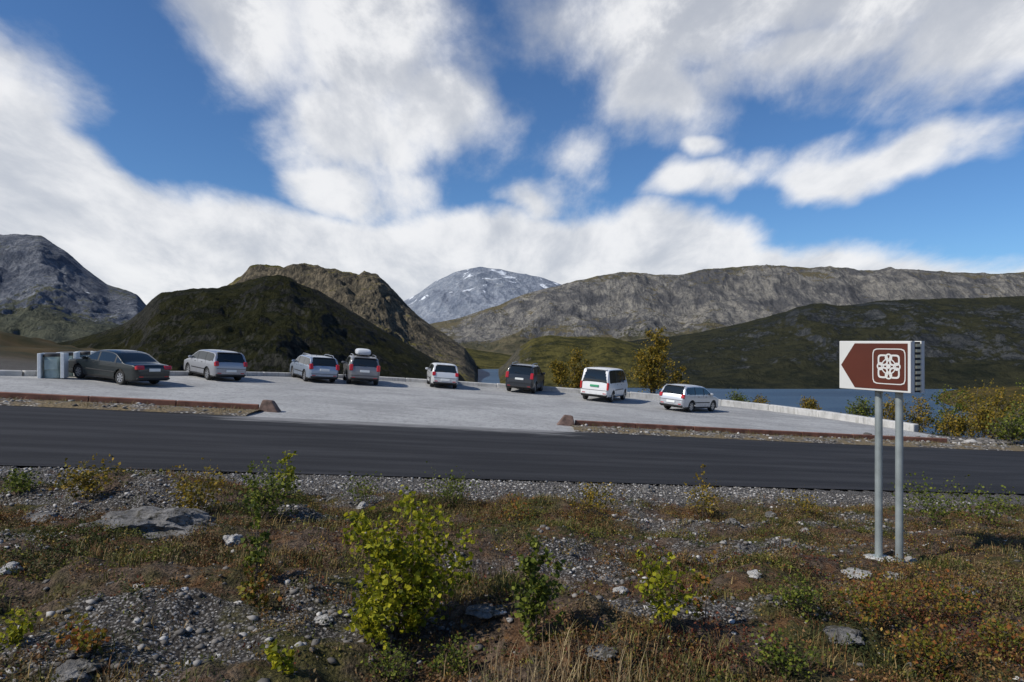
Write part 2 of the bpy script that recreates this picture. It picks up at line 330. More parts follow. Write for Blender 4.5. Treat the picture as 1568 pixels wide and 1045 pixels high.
mountain('heath_hill',[(760,580),(850,548),(930,528),(985,520),(1030,516),(1075,508),(1130,497),(1180,484),(1205,478),(1222,470),(1240,466),(1262,464),(1285,469),(1310,467),(1340,462),(1400,459),(1480,457),(1568,455),(1750,450),(2000,440),(2400,480)],1900,1060,-74,mE,amp=.18,sc=190,seed=18,nu=1000,ns=200,shape=((0,0),(.35,.25),(.7,.66),(1,1)),vegf=lambda u,s:.5*(1-sstep(.1,.3,s)),jag=.014)
mF=mount_mat('green_knoll',(.06,.06,.05),(.14,.125,.09),(.026,.029,.012),(.12,.105,.034),.15,.008,bumpd=8,shade_var=.4)
mountain('green_hill',[(748,600),(760,574),(778,552),(795,532),(815,519),(840,514),(870,516),(900,517),(935,517),(965,524),(1010,535),(1060,550),(1120,575),(1180,596),(1220,604)],1650,1080,-74,mF,amp=.14,sc=110,seed=23,nu=600,ns=120)
mountain('valley_slope',[(540,560),(600,545),(660,535),(700,531),(735,537),(770,542),(800,548),(860,560),(900,575)],2500,1760,-76,mF,amp=.14,sc=160,seed=28,nu=400,ns=100)
mG=mount_mat('lake_shore_heath',(.06,.06,.05),(.13,.12,.09),(.040,.040,.014),(.12,.085,.03),.3,.02,bumpd=3)
mountain('lake_shore',[(1420,612),(1460,606),(1500,600),(1568,594),(1700,588),(2000,580),(2300,595)],900,600,-76,mG,amp=.05,sc=60,seed=25,nu=400,ns=80)
wm,nt,bs=newmat('lake_water'); T=NT(nt); co=T.coord()
T.set(bs.inputs['Base Color'],T.mix(T.sm(T.noise(T.vscale(co,(.3,1,1)),.01,5,.6),.35,.65),(.026,.058,.105),(.048,.092,.150))); bs.inputs['Roughness'].default_value=.35; bs.inputs['Specular IOR Level'].default_value=.03
T.bump(T.noise(T.vscale(co,(1,3,1)),.25,4,.6),.6,1.2,bs)
obj_from('lake',[(-3000,150,-72),(5000,150,-72),(5000,5000,-72),(-3000,5000,-72)],[(0,1,2,3)],[wm])
# ------------------------------------------------------------------ cars
tyre=simple('tyre_rubber',(.018,.018,.018),.8); rimm=simple('alloy_rim',(.45,.46,.48),.35,.8); darkm=simple('black_plastic',(.015,.015,.016),.6)
glass,nt,bs=newmat('car_glass'); bs.inputs['Base Color'].default_value=(.012,.016,.018,1); bs.inputs['Roughness'].default_value=.06; bs.inputs['Specular IOR Level'].default_value=.7
red=simple('tail_lamp_red',(.42,.012,.012),.2,coat=.6); lampw=simple('lamp_clear',(.7,.7,.7),.15,coat=.6); platem=simple('number_plate',(.75,.76,.74),.4)
plateg=simple('green_number_plate',(.05,.33,.16),.4)
PROF={
'hatch':[(-.50,.40),(-.497,.50),(-.488,.60),(-.470,.72),(-.435,.90),(-.40,.972),(-.25,.997),(-.05,1.0),(.06,.975),(.14,.88),(.27,.665),(.36,.62),(.45,.55),(.49,.46),(.50,.38)],
'sedan':[(-.50,.40),(-.498,.52),(-.49,.635),(-.46,.665),(-.33,.69),(-.27,.81),(-.20,.94),(-.14,.985),(-.04,1.0),(.05,.98),(.11,.91),(.22,.70),(.33,.66),(.44,.60),(.49,.50),(.50,.38)],
'wagon':[(-.50,.38),(-.497,.52),(-.488,.62),(-.465,.78),(-.435,.93),(-.40,.972),(-.25,.992),(-.02,1.0),(.06,.98),(.13,.90),(.25,.68),(.36,.63),(.45,.55),(.49,.46),(.50,.36)],
'suv':[(-.50,.38),(-.497,.52),(-.49,.62),(-.475,.78),(-.45,.93),(-.42,.975),(-.25,.995),(-.02,1.0),(.06,.98),(.12,.90),(.22,.69),(.36,.645),(.45,.59),(.49,.50),(.50,.36)],
'van':[(-.50,.30),(-.499,.45),(-.495,.62),(-.485,.82),(-.47,.94),(-.44,.985),(-.3,1.0),(.1,1.0),(.20,.985),(.26,.93),(.37,.62),(.44,.53),(.485,.44),(.50,.30)]}
def car(name,x,y,head,L,W,H,style,col,metal=.5,rails=False,box=False,rw=.32,plate=None,belt=None,dirtk=.45):
    z=float(zplane(x))+.0
    up=Vector((.08,0,1)).normalized(); f=Vector((math.sin(head),math.cos(head),0)); f=(f-up*f.dot(up)).normalized(); l=up.cross(f)
    M=Matrix((f,l,up)).transposed().to_4x4(); M.translation=Vector((x,y,z))
    root=empty(name,M)
    paint,nt,bs=newmat(name+'_paint'); bs.inputs['Metallic'].default_value=metal; bs.inputs['Roughness'].default_value=.35; bs.inputs['Coat Weight'].default_value=.6; bs.inputs['Coat Roughness'].default_value=.08
    T=NT(nt); cc=T.coord(); sz=T.new('ShaderNodeSeparateXYZ'); T.set(sz.inputs[0],cc)
    dirt=T.m('MULTIPLY',T.m('SUBTRACT',1,T.sm(sz.outputs[2],.15,.75)),T.sm(T.noise(cc,5,5,.6),.3,.7))
    T.set(bs.inputs['Base Color'],T.mix(T.m('MULTIPLY',dirt,dirtk),col,(.12,.11,.10)))
    pr=PROF[style]; px=np.array([p[0]*L for p in pr]); pz=np.array([p[1]*H for p in pr])
    arc=np.concatenate([[0],np.cumsum(np.hypot(np.diff(px),np.diff(pz)))]); t=np.linspace(0,arc[-1],120)
    sx=np.interp(t,arc,px); sz_=np.interp(t,arc,pz)
    kk=np.hanning(9);kk/=kk.sum(); sx2=np.convolve(np.pad(sx,4,mode='edge'),kk,'valid'); sz2=np.convolve(np.pad(sz_,4,mode='edge'),kk,'valid')
    sx2[0]=sx[0];sx2[-1]=sx[-1]; sx,szt=sx2,sz2
    belt=(belt or (.56 if style=='van' else .635))*H
    zb0=.20 if style not in('suv','van') else .26
    nside=26; nroof=14; nb=4
    rings=[]
    for xx,zt in zip(sx,szt):
        e=abs(xx)/(L/2); zb=zb0+.10*max(0,(e-.82)/.18)**2
        dend=L/2-abs(xx); rc=.30; inset=0
        if dend<rc: inset=.16*(1-math.sqrt(max(0,1-(1-dend/rc)**2)))
        inset+=.05*max(0,(e-.4)/.6)**2
        def wz(zv):
            if zv<belt:
                q=(zv-.45*H)/(.35*H); w=W/2*(1-.035*q*q)
            else:
                q=(belt-.45*H)/(.35*H); w=W/2*(1-.035*q*q)-(.17 if style=='van' else .30)*(zv-belt)
            return w-inset
        r=min(.10,zt-zb-.05)
        P=[]
        for i in range(nb): P.append((wz(zb)*.92*i/nb,zb))
        for i in range(nside+1):
            q=i/nside; zv=zb+(zt-r-zb)*q
            w=wz(zv)
            if i<2: w-= .03*(1-i/2)
            P.append((w,zv))
        w0=wz(zt-r)
        for i in range(1,nroof+1):
            ph=math.pi/2*i/nroof; c_=max(0,math.cos(ph))**(2/2.8); s_=math.sin(ph)**(2/2.8)
            P.append((w0*c_,zt-r+r*s_))
        rings.append(P)
    npt=len(rings[0]); V=[];full=2*npt-2
    for P,xx in zip(rings,sx):
        V+=[(xx,p[0],p[1]) for p in P]+[(xx,-p[0],p[1]) for p in P[-2:0:-1]]
    F=[];MI=[]
    pill=[(-.215*L if style!='van' else -.17*L,.035),(.02*L if style!='van' else .12*L,.035)]
    for i in range(len(sx)-1):
        for k in range(full):
            a=i*full+k;b=i*full+(k+1)%full;F.append((a,b,b+full,a+full))
            c=[V[q] for q in (a,b,b+full,a+full)]
            cx=sum(p[0] for p in c)/4; cy=abs(sum(p[1] for p in c)/4); cz=sum(p[2] for p in c)/4
            zt=(szt[i]+szt[i+1])/2; kk_=k if k<npt-1 else full-1-k
            m=0
            wloc=W/2-.30*(max(zt-belt,0))
            if kk_<nb: m=2
            elif kk_>=nb+nside: 
                if belt+.035<zt<.945*H and abs(cx)>.02*L and abs(szt[i+1]-szt[i])>.3*abs(sx[i+1]-sx[i]) and cy<wloc-.14: m=1
                if style=='sedan' and cx<-.46*L: m=0
            else:
                if cz>belt+.03 and cz<zt-.115 and cx<.30*L and cx>-.455*L+ (0.12 if style in('hatch',) else 0):
                    m=1
                    for pxx,pw in pill:
                        if abs(cx-pxx)<pw: m=2
                if cz<zb0+.07: m=2
            MI.append(m)
    F.append(tuple(range(full))); MI.append(0)
    o_=(len(sx)-1)*full; F.append(tuple(o_+q for q in range(full-1,-1,-1))); MI.append(0)
    F=[tuple(reversed(q)) for q in F]
    body=obj_from('body',V,F,[paint,glass,darkm],MI,True)
    ax=(.31 if style=='van' else .30)*L; axr=-.29*L
    for s_ in (ax,axr):
        G=Geo(); G.tube([(s_,-W,rw),(s_,W,rw)],rw+.055,28,2)
        cut=G.obj('cut',[paint,glass,darkm]); md=body.modifiers.new('b','BOOLEAN'); md.operation='DIFFERENCE'; md.solver='EXACT'; md.object=cut
        dg=bpy.context.evaluated_depsgraph_get(); me=bpy.data.meshes.new_from_object(body.evaluated_get(dg)); body.modifiers.clear(); body.data=me
        bpy.data.objects.remove(cut)
    try: body.data.set_sharp_from_angle(angle=math.radians(35))
    except Exception: pass
    body.parent=root
    prof=[(rw*.62,.10),(rw*.70,.115),(rw*.93,.112),(rw,.08),(rw,-.08),(rw*.9,-.11),(rw*.6,-.11)]
    for s_ in (ax,axr):
        for sd in (1,-1):
            G=Geo();V2=[];F2=[];sg=28
            for k in range(sg):
                an=2*math.pi*k/sg
                for r_,yy in prof: V2.append((s_+r_*math.cos(an),sd*(W/2-.145+yy),rw+r_*math.sin(an)))
            m_=len(prof)
            for k in range(sg):
                for j in range(m_-1):
                    q=(k*m_+j,((k+1)%sg)*m_+j,((k+1)%sg)*m_+j+1,k*m_+j+1); F2.append(q if sd<0 else q[::-1])
            G.add(V2,F2,0)
            yd=sd*(W/2-.145+.06); yo=sd*(W/2-.145+.095)
            ring=[(s_+rw*.63*math.cos(2*math.pi*k/sg),yd,rw+rw*.63*math.sin(2*math.pi*k/sg)) for k in range(sg)]
            G.add(ring,[tuple(range(sg))],2)
            for k in range(7):
                an=2*math.pi*k/7+.3; d=Vector((math.cos(an),0,math.sin(an))); pz_=Vector((-math.sin(an),0,math.cos(an))); c0=Vector((s_,yo,rw))
                G.add([c0+pz_*.035,c0-pz_*.035,c0+d*rw*.64-pz_*.03,c0+d*rw*.64+pz_*.03],[(0,1,2,3)],1)
            rg=[];fr=[]
            for k in range(sg):
                an=2*math.pi*k/sg; rg+=[(s_+rw*.56*math.cos(an),yo,rw+rw*.56*math.sin(an)),(s_+rw*.66*math.cos(an),yo+sd*.006,rw+rw*.66*math.sin(an))]
                fr.append((2*k,2*k+1,(2*k+3)%(2*sg),(2*k+2)%(2*sg)))
            G.add(rg,fr,1)
            G.obj('wheel',[tyre,rimm,darkm],True,root)
    def xtop(zv,rear=True):
        if rear: return float(np.interp(zv,szt[:40],sx[:40]))
        return float(np.interp(-zv,-szt[-40:],sx[-40:]))
    G=Geo()
    tz_=(.50,.66) if style!='sedan' else (.50,.62)
    if style=='van': tz_=(.36,.58)
    if style in('suv','wagon'): tz_=(.50,.72)
    zc_=(tz_[0]+tz_[1])/2*H; hh=(tz_[1]-tz_[0])*H; tw=.20 if style!='sedan' else .38
    if style=='van': tw=.13
    for sd in (1,-1):
        sl=(xtop(tz_[1]*H)-xtop(tz_[0]*H)); Rm=Matrix.Rotation(math.atan2(sl,hh),3,'Y')
        G.box((xtop(zc_)+.05,sd*(W/2-.055-tw/2),zc_),(.17,tw,hh),0,Rm,.03)
        G.box((-L/2+.03,sd*(W/2-.30),.42 if style!='van' else .5),(.08,.2,.05),0,None,.01)
    G.obj('tail_lamps',[red],False,root)
    G=Geo()
    for sd in (1,-1): G.box((xtop(.5*H,False)-.07,sd*(W/2-.24),.48*H),(.2,.3,.14),0,None,.03)
    G.obj('headlamps',[lampw],False,root)
    G=Geo(); zp=.50*H if style in('hatch','suv','wagon') else (.50*H if style=='sedan' else .47*H)
    if style in('hatch',): zp=.36*H
    G.box((xtop(zp)-.02,0,zp),(.05,.52,.12),0,None,.005); G.obj('number_plate',[plate or platem],False,root)
    G=Geo()
    G.box((-L/2+.03,0,zb0+.13),(.10,W-.24,.10),0,None,.03)
    G.box((-L/2+.005,0,.345*H if style!='hatch' else .43*H),(.03,W-.30,.022),0)
    for sd in (1,-1):
        G.box((-.02*L,sd*(W/2+.002),.36*H),(L*.40,.02,.05),0,None,.008)
        for dx in (-.13,.075): G.box((dx*L,sd*(W/2-.005),belt-.09),(.16,.03,.03),0,None,.008)
        for dx in (-.235,-.005,.20): G.box((dx*L,sd*(W/2-.012),.5*H),(.012,.02,.30*H),0)
        G.box((.19*L,sd*(W/2+.07),belt+.07),(.12,.20,.14),1,None,.04)
    if style!='sedan':
        G.box((xtop(.955*H)-.02,0,.962*H),(.16,W-.55,.03),1,None,.01)
        G.tube([(xtop(.70*H)-.035,0,.70*H),(xtop(.73*H)-.035,.35,.73*H)],.012,5,0)
    G.tube([(-.33*L,.3,.99*H),(-.34*L,.3,1.12*H)],.006,4,0)
    if rails:
        for sd in (1,-1):
            yy=sd*(W/2-.30*(H-belt)-.10)
            G.tube([(-.38*L,yy,.955*H),(-.34*L,yy,1.03*H),(-.1*L,yy,1.045*H),(.02*L,yy,1.03*H),(.06*L,yy,.96*H)],.02,6,2)
    G.obj('trim',[darkm,paint,rimm],False,root)
    if box:
        G=Geo();V2=[];F2=[]
        sec=[(-.95,.30,.06),(-.9,.38,.14),(-.5,.42,.20),(.2,.42,.19),(.7,.36,.13),(.95,.22,.05)]
        for (bx,hw,hz) in sec:
            for k in range(16):
                an=2*math.pi*k/16; c_,s__=math.cos(an),math.sin(an)
                V2.append((bx-.25,hw*math.copysign(abs(c_)**.6,c_),H+.22+hz*math.copysign(abs(s__)**.6,s__)))
        for i in range(5):
            for k in range(16): F2.append((i*16+k,i*16+(k+1)%16,(i+1)*16+(k+1)%16,(i+1)*16+k))
        F2.append(tuple(range(15,-1,-1)));F2.append(tuple(80+k for k in range(16)))
        G.add(V2,[q[::-1] for q in F2],0)
        for bx in (-.8,.3): G.box((bx-.1,0,H+.02),(.05,1.1,.03),1)
        G.obj('roof_box',[simple('roof_box_grey',(.55,.57,.60),.35),darkm],True,root)
    return root
def D(u,v):   # bearing/drop reading -> ground position on the sloping lot
    b=(u-784)/1045; t=(v-522.5)/1045; Yv=EYE/(t-.08*b); return b*Yv,Yv
R_=math.radians
def place(name,u,v,th,*a,**k):
    x,y=D(u,v); ray=math.atan2(x,y); h=ray+R_(th)
    L=a[0]; x+=math.sin(h)*L*.33; y+=math.cos(h)*L*.33
    return car(name,x,y,h,*a,**k)
place('parked_sedan',216,588,-36,4.8,1.80,1.42,'sedan',(.003,.007,.007),metal=0,rw=.31,dirtk=.12)
place('parked_hatchback',344,582,-23,4.2,1.76,1.50,'hatch',(.36,.37,.40),rw=.32)
place('parked_station_wagon',490,585,-16,4.5,1.77,1.45,'wagon',(.30,.36,.45),rails=True,rw=.32)
place('parked_suv',555,589,-6,4.4,1.80,1.60,'suv',(.20,.20,.21),rails=True,box=True,rw=.35)
place('parked_hatchback',679,594,-6,3.9,1.67,1.45,'hatch',(.62,.63,.64),metal=.2,rw=.30)
place('parked_suv',797,601,11,4.6,1.85,1.75,'suv',(.018,.022,.028),metal=.1,rw=.36,rails=True,dirtk=.25)
place('parked_van',914,614,16,4.9,1.84,1.98,'van',(.78,.78,.77),metal=0,rw=.33,plate=plateg)
place('parked_hatchback',1036,629,31,4.1,1.68,1.47,'hatch',(.55,.57,.60),rw=.31)
# ------------------------------------------------------------------ waste containers
galv=simple('galvanised_steel',(.33,.37,.37),.5,.5,noise=.18,scale=5); bing=simple('bin_green_grey',(.30,.38,.37),.5,noise=.2,scale=4); binw=simple('bin_white_panel',(.74,.76,.75),.5,noise=.08)
for (u,v,w,h) in ((82,577,.95,1.08),(105,574,.75,1.08),(132,573,.7,1.12)):
    x,y=D(u,v); z=float(zplane(x)); e=empty('waste_container',Matrix.Translation((x,y,z))@Matrix.Rotation(R_(20),4,'Z'))
    G=Geo()
    G.tube([(0,0,0),(0,0,h*.86)],w*.36,20,0); G.tube([(0,0,h*.86),(0,0,h*.95),(0,0,h)],[w*.39,w*.38,w*.30],20,1)
    G.obj('drum',[bing,darkm],True,e)
    G=Geo(); G.box((-w*.45,-.04,h/2),(.13,w*.8,h),0,None,.01); G.box((w*.45,-.04,h/2),(.13,w*.8,h),0,None,.01); G.box((0,-.04,h*.985),(w*.80,.12,.07),0); G.box((0,-w*.39,h*.55),(w*.5,.03,h*.4),1,None,.005)
    G.obj('frame',[binw,bing],False,e)
# ------------------------------------------------------------------ brown tourist sign
sd=Vector((.42,-.90,0)).normalized(); nf=Vector((-.90,-.42,0)).normalized()
SW,SH,SDp=1.0,.63,.27
left=Vector((4.36,9.1,0)); right=left+sd*SW
Ms=Matrix((sd,-nf,Vector((0,0,1)))).transposed().to_4x4(); Ms.translation=Vector((left.x,left.y,2.52))
sg=empty('tourist_sign',Ms)
white=simple('sign_white',(.60,.60,.585),.45,noise=.05,scale=3); brown=simple('sign_brown',(.085,.017,.007),.5,noise=.10,scale=3); cream=simple('sign_cream',(.62,.57,.40),.6); sdark=simple('sign_slot_dark',(.03,.03,.03),.7)
G=Geo(); G.box((SW/2,.012,SH/2),(SW,.02,SH),0,None,.006); G.box((SW/2,SDp-.012,SH/2),(SW,.02,SH),0,None,.006)
G.obj('boards',[white],False,sg)
G=Geo()
for xx in (.02,SW-.02):
    G.box((xx,SDp/2,SH/2),(.012,SDp-.05,SH*.97),1)
G.box((SW-.008,.05,SH/2),(.016,.05,SH),0); G.box((SW-.008,SDp-.04,SH/2),(.016,.06,SH),0)
for i in range(9): G.box((SW-.006,SDp/2+.015,.05+i*.066),(.016,.10,.036),2)
for zz in (.12,.5): G.box((SW/2,SDp/2,zz),(SW*.94,.05,.04),3)
G.obj('mounting_frame',[white,sdark,cream,galv],False,sg)
G=Geo()
bx=[(.035,SH*.5),(.24,.03),(SW-.035,.03),(SW-.035,SH-.03),(.24,SH-.03)]
def plate2(poly,y,th,m): 
    n=len(poly); G.add([(a,y,b) for a,b in poly]+[(a,y+th,b) for a,b in poly],[tuple(range(n)),tuple(range(2*n-1,n-1,-1))]+[(i,i+n,(i+1)%n+n,(i+1)%n) for i in range(n)],m)
plate2(bx,-.004,.005,0)
def ringplate(cx,cz,ro,ri,y,m,seg=24,sq=2):
    V=[];F=[]
    for k in range(seg):
        an=2*math.pi*k/seg; c_,s_=math.cos(an),math.sin(an); f_=1 if sq==2 else 1/(abs(c_)**sq+abs(s_)**sq)**(1/sq)
        V+=[(cx+ro*c_*f_,y,cz+ro*s_*f_),(cx+ri*c_*f_,y,cz+ri*s_*f_)]
    for k in range(seg): a=2*k;b=(2*k+2)%(2*seg); F.append((a,b,b+1,a+1))
    G.add(V,F,m)
cx,cz=.72,SH/2; ringplate(cx,cz,.222,.210,-.0065,1,48,9)
for dx,dz in ((.078,.078),(-.078,.078),(.078,-.078),(-.078,-.078)): ringplate(cx+dx,cz+dz,.070,.048,-.0075,1,24,4)
for dx,dz in ((.11,0),(-.11,0),(0,.11),(0,-.11)): ringplate(cx+dx,cz+dz,.050,.030,-.0085,1)
ringplate(cx,cz,.100,.085,-.0095,1,24,2); ringplate(cx,cz,.030,.0,-.0100,1)
G.obj('sign_face',[brown,white],False,sg)
G=Geo()
for t_ in (-.14,.14):
    px_=SW*.62+t_; wp=Ms@Vector((px_,SDp/2,0)); gzz=gz(wp.x,wp.y)-2.52
    G.tube([(px_,SDp/2,gzz-.15),(px_,SDp/2,SH*.95)],.045,16,0)
    G.tube([(px_,SDp/2,gzz-.1),(px_,SDp/2,gzz+.05)],.07,16,0)
    G.box((px_+.02,SDp/2,gzz+.0),(.34,.30,.08),1,None,.02)
G.obj('posts',[galv,cm],True,sg)
# ------------------------------------------------------------------ vegetation
def leafmat(name,attr=True,cols=None,trans=.35,rough=.6):
    m,nt,bs=newmat(name); T=NT(nt)
    g=T.new('ShaderNodeNewGeometry')
    if attr: base=T.attr('col','Color')
    else:
        r=T.new('ShaderNodeValToRGB'); T.set(r.inputs['Fac'],g.outputs['Random Per Island'])
        els=r.color_ramp.elements
        for i,cc in enumerate(cols):
            p=i/(len(cols)-1)
            if i==0: e=els[0]
            elif i==len(cols)-1: e=els[-1]; 
            else: e=els.new(p)
            e.position=p; e.color=(*cc,1)
        base=r.outputs['Color']
    v=T.m('ADD',.65,T.m('MULTIPLY',g.outputs['Random Per Island'],.7))
    hs=T.new('ShaderNodeHueSaturation'); T.set(hs.inputs['Color'],base); T.set(hs.inputs['Value'],v)
    T.set(bs.inputs['Base Color'],hs.outputs[0]); bs.inputs['Roughness'].default_value=rough; bs.inputs['Specular IOR Level'].default_value=.2
    if trans>0:
        tr=T.new('ShaderNodeBsdfTranslucent'); T.set(tr.inputs['Color'],hs.outputs[0]); mx=T.new('ShaderNodeMixShader'); mx.inputs[0].default_value=trans
        nt.links.new(bs.outputs[0],mx.inputs[1]); nt.links.new(tr.outputs[0],mx.inputs[2]); nt.links.new(mx.outputs[0],nt.nodes['Material Output'].inputs[0])
    return m
lm_attr=leafmat('heath_leaves',trans=.2)
def cloud_leaves(centres,sizes,cols,aspect=.6,upbias=.3):
    n=len(centres); c=centres
    d=rng.normal(size=(n,3)); d[:,2]+=upbias; d/=np.linalg.norm(d,axis=1)[:,None]
    r=rng.normal(size=(n,3)); s_=np.cross(d,r); s_/=np.linalg.norm(s_,axis=1)[:,None]
    L=sizes[:,None]; w=L*aspect*.5
    fold=np.cross(d,s_)*L*.12
    P=np.stack([c,c+d*L*.45+s_*w+fold,c+d*L,c+d*L*.45-s_*w+fold],1).reshape(-1,3)
    F=np.arange(n*4).reshape(n,4)
    return P,F,np.repeat(cols,4,0)
def make_leafobj(name,P,F,C,mat):
    o=obj_from(name,P,F,[mat]); a=o.data.color_attributes.new('col','FLOAT_COLOR','POINT')
    a.data.foreach_set('color',np.concatenate([C,np.ones((len(C),1))],1).astype(np.float32).ravel()); return o
def scatter_pos(n,ymin,ymax,densf):
    out=[];
    while sum(len(o) for o in out)<n:
        y=np.sqrt(rng.random(n)*(ymax**2-ymin**2)+ymin**2); x=(rng.random(n)*2-1)*.92*y
        k=rng.random(n)<densf(x,y); out.append(np.stack([x[k],y[k]],1))
    return np.concatenate(out)[:n]
PAL=np.array([(.055,.064,.015),(.11,.115,.022),(.19,.170,.03),(.16,.085,.032),(.12,.038,.020),(.17,.12,.06),(.040,.050,.018),(.27,.18,.045)])
def patchcol(x,y,n):
    p=fbm(x*.5,y*.5,3,31); q=fbm(x*.8,y*.8,3,37); r=rng.random(n)
    idx=np.zeros(n,int)
    idx=np.where(p>.16,0,np.where(p>.06,1,np.where(p>-.08,5,3)))
    idx=np.where((q>.12)&(x>1)&(y<8),4,idx); idx=np.where((q<-.22),6,idx)
    idx=np.where(r>.62,rng.integers(0,8,n),idx)
    return PAL[idx]*(.7+.6*rng.random(n))[:,None]
def vegdens(x,y):
    n=y-.25*x; g=gravel_mask(x,y)
    d=np.clip(1-g*1.3,.03,1)*(.14+.86*sstep(-.08,.14,fbm(x*.9,y*.9,3,41)))
    d=d*np.where(n>14.9,0,1)
    d=np.maximum(d,.6*sstep(1.5,4,x)*sstep(7.8,5,y))
    return d
tp=scatter_pos(20000,3.2,15.5,vegdens); nt_=len(tp); k=16
cen=np.repeat(tp,k,0); rad=np.repeat(.03+.09*rng.random(nt_),k)
ang=rng.random(nt_*k)*6.283; rr_=np.sqrt(rng.random(nt_*k))*rad
cen=cen+np.stack([np.cos(ang)*rr_,np.sin(ang)*rr_],1)
tall=.02+.10*rng.random(nt_)**2+.10*rng.random(nt_)*sstep(1.5,4,tp[:,0])*sstep(7.8,5.5,tp[:,1])
zz=ground_z(cen[:,0],cen[:,1])+rng.random(nt_*k)*np.repeat(tall,k)
tc=patchcol(tp[:,0],tp[:,1],nt_)
P,F,C=cloud_leaves(np.stack([cen[:,0],cen[:,1],zz],1),.012+.022*rng.random(nt_*k),np.repeat(tc,k,0),.55,.6)
make_leafobj('heath_vegetation',P,F,C,lm_attr)
def grass(name,pos,k,hmin,hmax,pal,spread=.05,wid=.004):
    n=len(pos); c=np.repeat(pos,k,0)+rng.normal(size=(n*k,2))*spread; z=ground_z(c[:,0],c[:,1])-.01
    h=np.repeat(hmin+(hmax-hmin)*rng.random(n),k)*(.5+.6*rng.random(n*k)); a=rng.random(n*k)*6.283
    ln=np.stack([np.cos(a),np.sin(a)],1)*(h*(.15+.6*rng.random(n*k)))[:,None]; s_=np.stack([-np.sin(a),np.cos(a)],1)*wid
    b0=np.column_stack([c-s_,z]); b1=np.column_stack([c+s_,z]); m0=np.column_stack([c+ln*.35-s_*.7,z+h*.6]); m1=np.column_stack([c+ln*.35+s_*.7,z+h*.6])
    t=np.column_stack([c+ln,z+h*.95]); t2=np.column_stack([c+ln+s_*.2,z+h*.95])
    P=np.stack([b0,b1,m1,m0,t2,t],1).reshape(-1,3); i=np.arange(n*k)[:,None]*6
    F=np.concatenate([i+np.array([[0,1,2,3]]),i+np.array([[3,2,4,5]])]);
    C=np.repeat(np.repeat(pal[rng.integers(0,len(pal),n)],k,0)*(.7+.6*rng.random(n*k))[:,None],6,0)
    make_leafobj(name,P,F,C,lm_attr)
gp=scatter_pos(3000,3.2,15.0,lambda x,y:vegdens(x,y)*sstep(-.1,.25,fbm(x*.7,y*.7,3,55)))
grass('grass',gp,11,.05,.16,np.array([(.10,.10,.03),(.18,.15,.05),(.08,.085,.025),(.24,.17,.07),(.15,.08,.035)]))
dg=np.column_stack([.2+.30*rng.normal(size=60),4.2+.2*rng.normal(size=60)])
grass('dry_grass',dg,9,.18,.38,np.array([(.40,.31,.17),(.30,.22,.12)]),.04,.0022)
def vpos(n,x0,x1,n0,n1):
    x=x0+(x1-x0)*rng.random(n); nn=n0+(n1-n0)*rng.random(n); return np.column_stack([x,nn+.25*x])
vp=np.concatenate([vpos(330,-30,-9,24.8,26.1),vpos(400,2.8,30,24.9,26.3),vpos(120,3,20,26.6,27.3)])
grass('verge_grass',vp,14,.06,.22,np.array([(.15,.13,.05),(.20,.15,.07),(.09,.10,.03),(.16,.09,.04)]),.12,.008)
def stones(name,pos,smin,smax,mat,lift=0,zf=ground_z,pw=2.2):
    import bmesh
    bm=bmesh.new(); bmesh.ops.create_icosphere(bm,subdivisions=1,radius=1); base=np.array([v.co[:] for v in bm.verts]); fc=np.array([[v.index for v in f.verts] for f in bm.faces]); bm.free()
    n=len(pos); m=len(base); s_=smin+(smax-smin)*rng.random(n)**pw
    V=base[None]*(1+.28*rng.normal(size=(n,m,1)).clip(-1.2,1.2)); V=V*(s_[:,None]*np.stack([.8+.6*rng.random(n),.8+.5*rng.random(n),.45+.3*rng.random(n)],1))[:,None,:]
    a=rng.random(n)*6.283; ca,sa=np.cos(a)[:,None],np.sin(a)[:,None]
    x=V[...,0]*ca-V[...,1]*sa; y=V[...,0]*sa+V[...,1]*ca
    z=V[...,2]+(zf(pos[:,0],pos[:,1])+s_*.1+lift)[:,None]
    P=np.stack([x+pos[:,:1],y+pos[:,1:2],z],-1).reshape(-1,3); F=(fc[None]+np.arange(n)[:,None,None]*m).reshape(-1,3)
    return obj_from(name,P,F,[mat])
sm_,nt,bs=newmat('loose_stone'); T=NT(nt); g=T.new('ShaderNodeNewGeometry'); co=T.coord()
r=T.new('ShaderNodeValToRGB'); T.set(r.inputs['Fac'],g.outputs['Random Per Island']); r.color_ramp.elements[0].color=(.07,.063,.057,1); r.color_ramp.elements[1].color=(.55,.53,.50,1); e=r.color_ramp.elements.new(.7); e.color=(.20,.185,.17,1)
T.set(bs.inputs['Base Color'],T.mix(T.m('MULTIPLY',T.sm(T.noise(co,30,4,.7),.4,.7),.4),r.outputs['Color'],(.10,.09,.075))); bs.inputs['Roughness'].default_value=.9
stones('gravel_stones',scatter_pos(26000,3.2,17,lambda x,y:np.where(y-.25*x<15.4,np.clip(gravel_mask(x,y)*1.1-.12,.05,1),0)),.005,.036,sm_,pw=3.0)
pz_=lambda x,y:zplane(x)+.06
stones('verge_stones',np.concatenate([vpos(260,-32,-9,24.7,26.0),vpos(500,2.6,34,24.7,26.2)]),.02,.10,sm_,0,pz_,2)
xx_=21.5+rng.normal(size=120)*1.6; stones('wall_end_stones',np.column_stack([xx_,32.6+.25*(xx_-21.5)+rng.normal(size=120)*.5]),.06,.22,sm_,0,lambda x,y:zplane(x),1.5)
